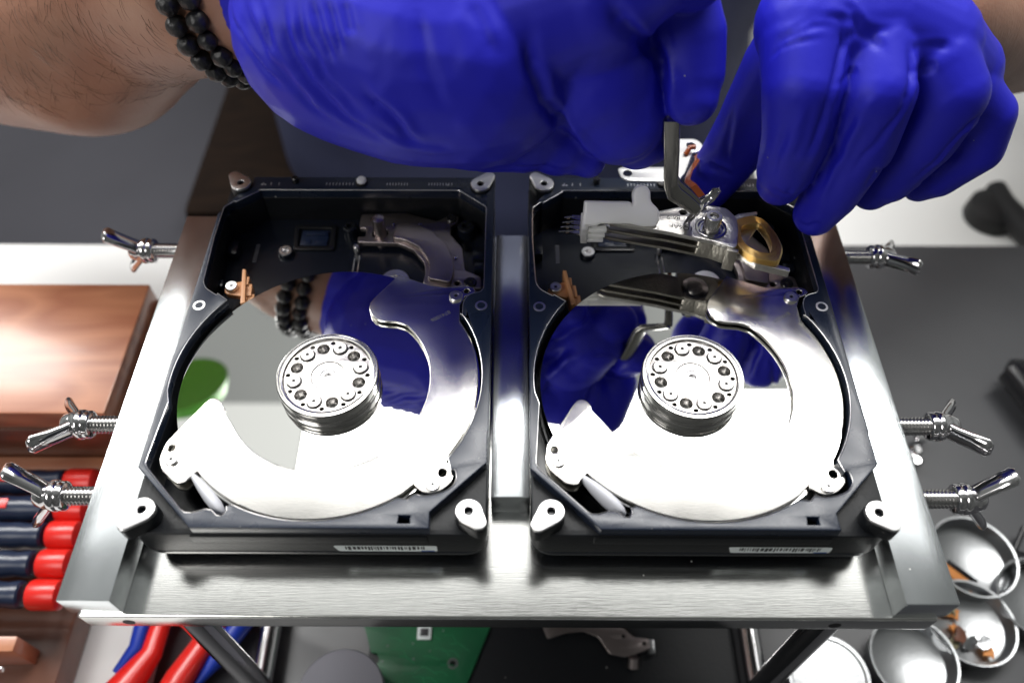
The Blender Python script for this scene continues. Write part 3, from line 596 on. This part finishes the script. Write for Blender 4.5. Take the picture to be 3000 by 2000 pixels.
# arm hair
hb_ = bmesh.new(); rg = random.Random(3)
camw = CAM
polys = []
for p in bodym.polygons:
    c = (p.center/K)+Vector((0, 430, -150))
    if c.x < -55 and c.z > 40 and (camw-c).dot(p.normal) > 0 and c.y < 260: polys.append((c, p.normal.copy(), p.area))
axis = (foreA[4][0]-foreA[0][0]).normalized()
for i in range(5200):
    c, nrm, _ = rg.choice(polys)
    t = (c-foreA[0][0]).dot(axis)/((foreA[4][0]-foreA[0][0]).length)
    if rg.random() < max(0, t-.45)*1.6 : continue
    c = c+Vector((rg.uniform(-1.5, 1.5), rg.uniform(-1.5, 1.5), rg.uniform(-1.5, 1.5)))
    L = rg.uniform(4, 11); g = (axis*rg.uniform(-.2, .9)+Vector((rg.uniform(-.4, .4), -.75, -.55))).normalized(); g = (g-nrm*g.dot(nrm)).normalized()
    pts = []
    for k in range(5):
        s = k/4; pts.append(c+g*L*s+nrm*(math.sin(s*2.4)*L*.16-.2)+axis*(s*s*L*.3*math.sin(i)))
    sweep(pts, [.06, .06, .05, .035, .012], 3, hb_)
tag(obj('arm_hair', hb_, M['hair'], bo), kind='stuff')

from mathutils.bvhtree import BVHTree
def press(me, lines, swell=.6, seed=0):
    """Press folds (negative depth) and raise ridges (positive) along lines laid on the glove."""
    bvh = BVHTree.FromPolygons([v.co.copy() for v in me.vertices], [tuple(p.vertices) for p in me.polygons])
    segs = []
    for pts, width, depth in lines:
        q = []
        for x, y in pts:
            d = (at(x, y, 1)-CAM).normalized(); h = bvh.ray_cast(CAM, d)
            if h[0] is not None: q.append(h[0])
        L = len(q)
        for k in range(L-1): segs.append((q[k], q[k+1], width, depth, k/max(1, L-1), (k+1)/max(1, L-1)))
    nr = [v.normal.copy() for v in me.vertices]; new = []
    for v, n_ in zip(me.vertices, nr):
        p = v.co; s_ = noise.noise(p*.045+Vector((seed, 2, 1)))*swell
        pw = p+Vector((noise.noise(p*.12), noise.noise(p*.12+Vector((9, 0, 0))), noise.noise(p*.12+Vector((0, 9, 0)))))*1.1
        best = {}
        for a, b, wd, dp, t0, t1 in segs:
            ab = b-a; t = max(0, min(1, (pw-a).dot(ab)/max(ab.length_squared, 1e-6))); dd = (pw-a-ab*t).length
            if dd < wd*3:
                tt = t0+(t1-t0)*t; fade = min(1, 4*tt+.15, 4*(1-tt)+.15)
                key = (wd, dp, id(wd)); val = dp*math.exp(-(dd/wd)**2)*fade
                if abs(val) > abs(best.get(key, 0)): best[key] = val
        new.append(p+n_*(s_+sum(best.values())))
    for v, c in zip(me.vertices, new): v.co = c
    me.update()
def fold(pts, w=1.3, d=1.2):
    """A fold: a pressed line with a raised lip beside it."""
    off = [(x+7, y-5) for x, y in pts]
    return [(pts, w, -d), (off, w*1.15, d*.6)]
# glove holding the tweezers (their right hand, at the left of the picture)
wr = [(Vector(p), r) for p, r in (((-92, 164.4, 92), 29), ((-66, 153, 97), 29), ((-40, 140, 96), 30.5))]
hA = [wr+C((800, 65, 243.2, 34.1), (960, 110, 241.3, 35.0), (1080, 120, 240.3, 34.1)),
      wr+C((900, -60, 254.9, 33.1), (1200, -90, 254.9, 33.1)),
      [(Vector((-8, 122, 102)), 29), (Vector((21, 114, 116)), 19.5), (Vector((41, 109, 130)), 13), (Vector((46, 116, 121)), 11.5)],
      [(Vector((21, 114, 116)), 19), (at(1330, 90, 236), 18.5), (at(1400, 215, 246), 15)],
      C((960, 160, 247.1, 28.2), (1080, 205, 251.0, 24.8), (1200, 270, 256.9, 17.0), (1280, 325, 260.8, 11.2), (1350, 368, 262.7, 5.8)),     # little finger, curled
      C((1100, 150, 247.1, 25.3), (1200, 300, 258.8, 13.6), (1120, 310, 256.9, 11.7)),
      C((1230, -60, 239, 20), (1305, 65, 237, 19.5), (1370, 175, 241, 18.2), (1425, 270, 249, 14.5), (1465, 325, 256, 9)),     # ring finger
      C((1340, 120, 245.2, 14.6), (1430, 250, 253.0, 12.6), (1490, 320, 256.9, 8.3)),
      C((1440, -100, 231.6, 16.5), (1540, -20, 233.5, 13.1), (1578, 80, 236.4, 11.5), (1588, 170, 239.4, 9.9), (1590, 226, 240.3, 8.0)),   # index finger on the tweezers
      C((1400, -90, 254.9, 15.6), (1480, 40, 254.9, 11.7), (1530, 140, 254.9, 9.2), (1548, 205, 253.0, 7.3))]                            # thumb behind
mA = blob(hA, .85, 7)
LA = []
for pts, w_, d_ in (([(1215, 60), (1228, 160), (1258, 240), (1300, 290), (1350, 338), (1392, 375)], 2.3, 4.6), ([(1395, 0), (1450, 60), (1500, 115), (1540, 190), (1558, 285)], 2.2, 4.4),
                    ([(835, 205), (880, 250), (920, 285), (960, 330)], 1.8, 2.6), ([(965, 20), (975, 90), (990, 165), (1020, 240)], 2.2, 1.0),
                    ([(530, 20), (560, 90), (610, 165), (650, 200)], 1.3, 1.2), ([(565, 0), (590, 80), (640, 160), (700, 230), (780, 290)], 1.6, 1.5),
                    ([(600, 0), (620, 90), (670, 180), (740, 260)], 1.3, 1.1), ([(645, 0), (665, 90), (715, 190), (800, 275), (900, 330)], 1.7, 1.5),
                    ([(690, 0), (705, 90), (750, 180), (830, 260)], 1.3, .9), ([(725, 0), (735, 70), (770, 140)], 1.2, .9), ([(760, 0), (768, 60), (790, 120)], 1.2, .9), ([(800, 0), (805, 80)], 1.3, .8),
                    ([(1080, 0), (1110, 60), (1125, 130)], 2.2, .9), ([(860, 300), (940, 335), (1040, 350)], 1.6, -.8), ([(1130, 385), (1250, 380), (1330, 392)], 1.5, .8),
                    ([(1420, 372), (1470, 360), (1505, 330)], 1.2, .9), ([(1500, 0), (1530, 60), (1545, 120)], 1.8, .8), ([(1570, 270), (1600, 262), (1630, 240)], 1.2, .7)):
    LA += fold(pts, w_, d_)
press(mA, LA, .55, 5)
def trim(me, pt, nrm):
    bm = bmesh.new(); bm.from_mesh(me)
    bmesh.ops.bisect_plane(bm, geom=bm.verts[:]+bm.edges[:]+bm.faces[:], plane_co=pt, plane_no=nrm, clear_inner=True)
    me2 = bpy.data.meshes.new('g'); bm.to_mesh(me2); bm.free(); return me2
wax = Vector((.925, -.331, .185)).normalized()
mA = trim(mA, Vector((-86, 162.3, 93.3))+wax*10, wax)
for v in mA.vertices:                                   # the cuff flares a little off the wrist
    t = (v.co-Vector((-86, 162.3, 93.3))).dot(wax)-10
    if t < 9: v.co += v.normal*(1.2+.8*noise.noise(v.co*.12))*(1-t/9)
g1 = obj('glove', mA, M['glove'], pe, 180); tag(g1, 'blue nitrile glove holding the tweezers')
F = lambda *a: C(*a)
hB = [F((1862, 62, 239.4, 16.5), (1990, 60, 245.2, 18.5), (2110, 110, 251.0, 18.5), (2190, 165, 258.8, 14.6)),                                   # knuckle row
      F((1885, 30, 249.1, 16.5), (2040, 50, 264.7, 18.0), (2130, 85, 282.2, 15.6)),
      F((1850, 100, 237.4, 13.6), (1842, 200, 236.4, 11.7), (1828, 310, 247.1, 10.5), (1803, 390, 260.8, 9.1), (1790, 422, 266.6, 7.4)),      # index
      F((2000, 120, 239.4, 12.8), (2010, 210, 237.4, 11.5), (1980, 325, 251.0, 10.5), (1908, 440, 268.5, 9.3), (1872, 492, 276.3, 7.4)),      # middle
      F((2140, 150, 245.2, 13.1), (2178, 215, 245.2, 11.7), (2118, 318, 258.8, 10.5), (2040, 408, 274.4, 8.8), (2000, 440, 280.2, 6.8)),            # ring
      F((2205, 210, 256.9, 11.7), (2266, 262, 259.8, 9.1), (2245, 340, 268.5, 8.4), (2155, 402, 282.2, 7.4), (2110, 425, 289.0, 5.8)),            # little
      F((1880, 60, 249.1, 15.6), (1800, 160, 266.6, 14.1), (1728, 285, 286.1, 12.2), (1660, 380, 301.6, 10.2), (1628, 430, 309.4, 8.3))]        # thumb
mB = blob(hB, .8, 6)
zz_ = lambda *p: [(1568+.4*a, .4*b) for a, b in p]
LB = []
for pts, w_, d_ in ((zz_((920, 110), (915, 260), (880, 450), (830, 600), (770, 780), (680, 980)), 1.4, 1.7), (zz_((1310, 290), (1310, 400), (1285, 560), (1200, 720), (1060, 880), (960, 1010)), 1.4, 1.6),
                    (zz_((1720, 650), (1600, 770), (1480, 900), (1320, 1040)), 1.3, 1.3), (zz_((500, 340), (560, 275), (660, 225), (790, 215)), 1.0, .9), (zz_((510, 280), (600, 200), (750, 145), (860, 150)), 1.1, .9),
                    (zz_((520, 230), (640, 150), (760, 100)), 1.0, .7), (zz_((610, 720), (560, 880), (505, 1010)), 1.5, 1.2), (zz_((710, 590), (660, 780), (600, 1000)), 1.7, -1.2),
                    (zz_((1120, 560), (1000, 770), (880, 980), (780, 1200)), 1.8, -1.4), (zz_((1060, 560), (930, 800), (800, 1060)), 1.4, .9), (zz_((930, 240), (1000, 180), (1100, 200), (1150, 290)), 1.6, 1.4),
                    (zz_((760, 80), (900, 105), (1100, 160), (1370, 210)), 1.5, .9), (zz_((1320, 300), (1450, 255), (1560, 265)), 1.4, 1.1), (zz_((1315, 430), (1390, 385), (1480, 365)), 1.2, 1.1),
                    (zz_((1320, 480), (1400, 420), (1470, 395)), 1.1, .8), (zz_((880, 480), (960, 420), (1000, 400)), 1.1, .8), (zz_((1230, 900), (1120, 980), (1040, 1080)), 1.4, 1.0),
                    (zz_((150, 940), (220, 980), (280, 1010)), 1.4, 1.3), (zz_((300, 620), (270, 800), (250, 960)), 1.6, .9), (zz_((520, 1080), (600, 1120), (640, 1060)), 1.2, .7),
                    (zz_((640, 1250), (720, 1290), (790, 1270)), 1.3, .7), (zz_((1560, 880), (1450, 990), (1330, 1080)), 1.3, -.8), (zz_((930, 20), (1000, 110), (1040, 170)), 1.3, .9)):
    LB += fold(pts, w_, d_)
press(mB, LB, .45, 2)
g2 = obj('glove', mB, M['glove'], pe, 180); tag(g2, 'blue nitrile glove resting on the right drive corner')

# ================================================================== BRACELET
br = thing('bead_bracelet', 'two rows of matt black stone beads around the wrist', 'bracelet', (-86, 162.3, 93.3))
axw = Vector((.925, -.331, .185)).normalized(); ringc = Vector((-86, 162.3, 93.3))
for row, (sh, rad) in enumerate(((0, 32), (-7.4, 33.6))):
    c0 = ringc+axw*sh; u = axw.orthogonal().normalized(); v = axw.cross(u); n = int(2*math.pi*rad/6.7)
    for i in range(n):
        a = 2*math.pi*(i+.5*row)/n; p = c0+(u*math.cos(a)+v*math.sin(a))*rad+axw*noise.noise(Vector((i*.9, row, 0)))*1.2
        r_ = 3.45+.5*noise.noise(p*.3)
        b = bmesh.new(); bmesh.ops.create_icosphere(b, subdivisions=3, radius=r_, matrix=Matrix.Translation(p))
        for vv in b.verts: vv.co += (vv.co-p).normalized()*noise.noise(vv.co*.9)*.3
        obj('bead', b, M['bead'], br, 180)

# ================================================================== WOODEN CASE AND TOOLS AT LEFT
wc = thing('tool_case', 'reddish brown wooden tool case left of the clamping stand', 'tool case', (-280, 60, -127))
obj('lid', box(-420, -168.5, 81, 151, -62, -50, 1.2), M['wood'], wc)
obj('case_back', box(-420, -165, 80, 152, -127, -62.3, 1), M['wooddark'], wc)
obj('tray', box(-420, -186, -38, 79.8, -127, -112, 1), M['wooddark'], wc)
obj('divider', box(-420, -170, 73, 79.5, -111.8, -84, .8), M['wood'], wc)
obj('divider', box(-420, -196, -2, 4, -111.8, -92, .8), M['wood'], wc)
obj('front_rail', box(-420, -192, -40, -30, -111.8, -88, .8), M['wood'], wc)
obj('metal_strip', box(-420, -196, -10, -8.6, -91.9, -89, .2), M['chrome'], wc)
for i, y in enumerate((68, 55.5, 43.5, 31, 18.3)):
    lab = ['partly hidden screwdriver with a red collar nearest the lidded block', 'screwdriver whose red collar peeks from below the lower wing nut', 'middle screwdriver of the row with red collar and navy handle', 'second nearest screwdriver of the row in the wooden case', 'nearest screwdriver of the row, beside the stand front corner'][i]
    s = thing('screwdriver', lab, 'screwdriver', (-240, y, -86), 'screwdrivers lying in the wooden case')
    pr = [(0, 0), (4.6, 0), (5.4, .8)]
    for k in range(9): pr += [(5.5, 3+k*9), (4.9+.3*(k % 2), 7+k*9)]
    pr += [(4, 92), (2, 94), (2, 120), (0, 120)]
    obj('handle', lathe(pr, (-196, y, -86), (-1, 0, 0), 28), M['navyplastic'], s)
    obj('collar', lathe([(0, 0), (4.6, 0), (5.9, .9), (6.1, 3), (6.1, 11.5), (5.7, 12.4), (0, 12.4)], (-182+.4*i, y, -86), (-1, 0, 0), 32), M['red'], s)
    obj('inlay', box(-226, -214, y-2.2, y+2.2, -81.3, -80.4, .3), M['red'], s)
# pliers under the stand
pl = thing('pliers', 'blurred pliers with red and blue handles below the stand front', 'pliers', (-150, 0, -120))
z = -116
obj('handle', sweep([(-139, 75, z), (-146, 40, z), (-151, 18, z), (-152, 4, z), (-160, -12, z+1), (-168, -40, z)], [6, 6.5, 5.6, 6.4, 10, 11], 22, flat=(1, .7)), M['red'], pl, 60)
obj('handle', sweep([(-122, 75, z), (-121, 40, z), (-127, 16, z), (-137, -6, z+1), (-150, -40, z)], [5, 5.4, 6, 8, 9], 22, flat=(1, .7)), M['red'], pl, 60)
obj('grip_insert', join(sweep([(-153, 60, z+1), (-158, 20, z+1), (-158, 6, z+1), (-164, -4, z+1)], [4.4, 4.6, 4.2, 2], 16, flat=(1, .8)), sweep([(-106, 50, z), (-114, 22, z), (-124, 2, z), (-130, -8, z)], [6.5, 6.2, 4.6, 2], 16, flat=(1, .8))), M['bluepl'], pl, 60)
obj('jaw', box(-140, -120, 74, 110, z-4, z+4, 2), M['thread'], pl)

# ================================================================== SMALL THINGS BELOW AND RIGHT
def tin(c, r, h, label, lid=False, debris=None):
    t = thing('tin', label, 'tin', c, 'round aluminium tins on the mat')
    x, y, z = c
    if lid:
        obj('tin_body', lathe([(0, 0), (r-.5, 0), (r, .6), (r, h-3), (r-.3, h-2.8)], c, n=64), M['tin'], t)
        obj('lid', lathe([(r+.5, h-5), (r+.5, h-.8), (r, h), (r-1.4, h), (r-2.0, h-.7), (0, h-.5)], c, n=64), M['tin'], t)
    else:
        obj('tin_body', lathe([(0, 0), (r-1.2, 0), (r-.4, .8), (r, h-.5), (r+.7, h), (r+.7, h+.5), (r-.2, h+.4), (r-.8, h-.5), (r-1.4, 1.4), (r-2.4, .8), (0, .7)], c, n=64), M['tin'], t)
    return t
zt = -125.2
def gp(px, py, zz):
    r_ = at(px, py, 1)-CAM; return CAM+r_*((zz-CAM.z)/r_.z)
def tinat(px, py, r, h, label, lid=False):
    q = gp(px, py, zt+h); return q, tin((q.x, q.y, zt), r, h, label, lid)
qa, _ = tinat(2236, 1277, 18.5, 9, 'open tin beside the lower right wing nut holding an orange strip')
qb, _ = tinat(2232, 1428, 18, 8, 'open tin with orange and olive scraps beside the stand corner')
qc, _ = tinat(2100, 1512, 17.5, 9, 'empty open tin below the front right corner of the stand')
qd, _ = tinat(1905, 1552, 16.5, 15, 'closed tin with a lid behind the front right post', True)
qe, _ = tinat(2392, 1375, 18, 9, 'open tin cut by the right edge of the photo')
ORG[0] = Vector((qa.x, qa.y, zt))
T = Matrix.Translation((qa.x-7, qa.y-7, zt+3.5)) @ Matrix.Rotation(R(-38), 4, 'Z') @ Matrix.Rotation(R(10), 4, 'Y')
sc = thing('scrap_strip', 'orange and black strip lying in the tin by the wing nut', 'scrap', (qa.x-7, qa.y-7, zt+2))
obj('orange_strip', box(-9, 8, -3.2, 1.2, 0, 1, .3, T=T), M['orange'], sc); obj('black_strip', box(-7, 8, 1.4, 3.6, 0, 1.4, .3, T=T), M['blackgloss'], sc)
rg = random.Random(5)
for k in range(9):
    px, py = rg.choice([(2168, 1400), (2190, 1465), (2215, 1478), (2240, 1486), (2200, 1455)]); q = gp(px+rg.uniform(-8, 22), py+rg.uniform(-12, 10), zt+2)
    T = Matrix.Translation((q.x, q.y, zt+1.6+k*.35)) @ Matrix.Rotation(rg.uniform(0, 3), 4, 'Z') @ Matrix.Rotation(rg.uniform(-.4, .4), 4, 'X')
    ORG[0] = Vector((q.x, q.y, zt+2)); m_ = ['orange', 'olive', 'orange', 'tin', 'olive', 'orange', 'wooddark', 'olive', 'tin'][k]
    pc = rnd([(-4, -2), (0, -3), (4.5, -1.4), (4, 2.2), (-1, 1.5), (-3.6, 2.4)], .8)
    tag(obj('scrap', plate([[(a*rg.uniform(.6, 1), b_) for a, b_ in pc]], 0, 1, .2, T=T), M[m_]), 'small scrap of cut tape or foil in the second tin', 'scrap', 'scraps in the tin by the stand corner')
q = gp(782, 1592, zt+16)
t = thing('lidded_jar', 'round grey lidded jar on the mat below the left drive', 'jar', (q.x, q.y, zt))
obj('jar_body', lathe([(0, 0), (16.4, 0), (17, .6), (17, 12)], (q.x, q.y, zt), n=72), M['chrome'], t)
obj('lid', lathe([(17.6, 9), (17.6, 15.3), (17.0, 16), (0, 16)], (q.x, q.y, zt), n=72), M['tinlid'], t)
pc = [gp(x, y, -124) for x, y in ((800, 1380), (1150, 1380), (1060, 1600), (860, 1600), (862, 1530), (872, 1515), (866, 1500), (852, 1498), (838, 1440))]
cc = gp(950, 1480, -124); t = thing('circuit_board', 'green circuit board lying on the mat under the stand', 'circuit board', (cc.x, cc.y, -124.5))
hl = gp(1040, 1523, -124)
obj('board', plate([rnd([(p.x, p.y) for p in pc], .8), circ(hl.x, hl.y, 1.3, 20)], -125.2, -123.8, .1), M['pcb'], t)
obj('hole_ring', lathe([(1.3, -123.75), (2.3, -123.75), (2.3, -123.8)], (hl.x, hl.y, 0), n=24), M['tin'], t)
rg2 = random.Random(11); tr = bmesh.new()
for k in range(26):
    x0 = cc.x+rg2.uniform(-17, 17); y0 = cc.y+rg2.uniform(-14, 16)
    sweep([(x0, y0, -123.8), (x0+rg2.uniform(2, 6), y0, -123.8), (x0+rg2.uniform(5, 9), y0+rg2.choice([-3, 3, -1.5]), -123.8)], .16, 6, tr)
tag(obj('traces', tr, M['pcb2'], t), kind='stuff')
for k in range(9): obj('via', cyl((cc.x+rg2.uniform(-15, 15), cc.y+rg2.uniform(-12, 12), 0), .42, -123.85, -123.7, .05, 12), M['tin'], t)
c2 = gp(975, 1453, -124); obj('chip', box(c2.x-3, c2.x+3, c2.y-3, c2.y+3, -123.8, -122.8, .3), M['label'], t)
obj('chip_face', box(c2.x-1.8, c2.x+1.8, c2.y-1.6, c2.y+1.6, -122.78, -122.5, .1), M['mat'], t)
bk = [gp(x, y, -121) for x, y in ((1232, 1400), (1258, 1466), (1300, 1452), (1340, 1448), (1375, 1462), (1400, 1500), (1436, 1508), (1470, 1497), (1500, 1486), (1490, 1466), (1455, 1462), (1425, 1436), (1410, 1400))]
cc = gp(1380, 1460, -121); t = thing('metal_bracket', 'small bent steel bracket lying on the mat under the stand', 'bracket', (cc.x, cc.y, -121))
h1 = gp(1432, 1460, -121); h2 = gp(1480, 1477, -121)
obj('plate', plate([rnd([(p.x, p.y) for p in bk], 1.2), circ(h1.x, h1.y, .9, 14), circ(h2.x, h2.y, .9, 14)], -122, -121, .2), M['nickel'], t)
q = gp(1456, 1520, -122); obj('foot', sweep([(q.x, q.y-1, -124.5), (q.x, q.y+2, -121.6)], [2.6, 2.2], 20), M['nickel'], t)
q = gp(1497, 1478, -121); obj('bent_edge', box(q.x-1.2, q.x+1.2, q.y-4, q.y+2, -124.5, -120.9, .5), M['tin'], t)
# dark tools at the far right
bh = thing('black_stand_arm', 'black blurred arm with a round foot on the pale table', 'stand arm', (330, 330, -145))
q0 = gp(2287, 432, -140); q1 = gp(2300, 470, -140); q2 = gp(2440, 620, -132)
obj('foot', lathe([(0, 0), (16, 0), (17, 2), (16, 12), (9, 15), (0, 15)], (gp(2285, 478, -140).x, gp(2285, 478, -140).y, -149.8), n=40), M['black'], bh)
obj('arm', sweep([q0, q1, q2], [6.5, 8.5, 9], 20), M['black'], bh)
bt = thing('soldering_handle', 'thick black tool handle at the right edge of the mat', 'tool handle', (270, 90, -115))
obj('handle', sweep([gp(2315, 845, -112), gp(2330, 850, -112), gp(2420, 965, -112), gp(2500, 1070, -112)], [5, 9, 9, 8], 24), M['blackgloss'], bt, 60)
sp_ = thing('probe', 'thin dark wire probe on the mat at the far right', 'probe', (300, 60, -120))
obj('shaft', sweep([gp(2352, 1210, -118), gp(2325, 1275, -121)], 1.2, 12), M['blackgloss'], sp_); obj('grip', sweep([gp(2318, 1278, -121), gp(2400, 1300, -121)], 4, 16), M['blackgloss'], sp_)
# loose screws behind the right clamp screws
for k in range(6):
    q = gp(2105+rg.uniform(-14, 14), 1030+rg.uniform(-35, 35), -120); ORG[0] = q.copy()
    tag(obj('loose_screw', lathe([(0, 3), (1.8, 3), (3, 2), (3, .5), (1.4, .3), (1.4, -5), (0, -5.2)], (q.x, q.y, -121), (rg.uniform(-.5, .5), rg.uniform(-.5, .5), 1), 16), M['chrome']), 'small loose steel screw on the mat under the middle right wing nut', 'screw', 'loose screws on the mat')
# the green shade seen mirrored in the left platter
gq = gp(440, 905, 32-300)
gs = thing('green_lamp_shade', 'round green shade seen only mirrored in the left platter', 'lamp shade', (gq.x, gq.y, 300))
obj('shade', lathe([(0, 16), (12, 15), (26, 7), (30, -4), (29, -5), (0, -2)], (gq.x, gq.y, 300), (.1, -.3, 1), 48), M['green'], gs)
obj('arm', sweep([(gq.x, gq.y, 315), (gq.x-60, gq.y+60, 340), (gq.x-160, gq.y+160, 300)], 4, 12), M['black'], gs)
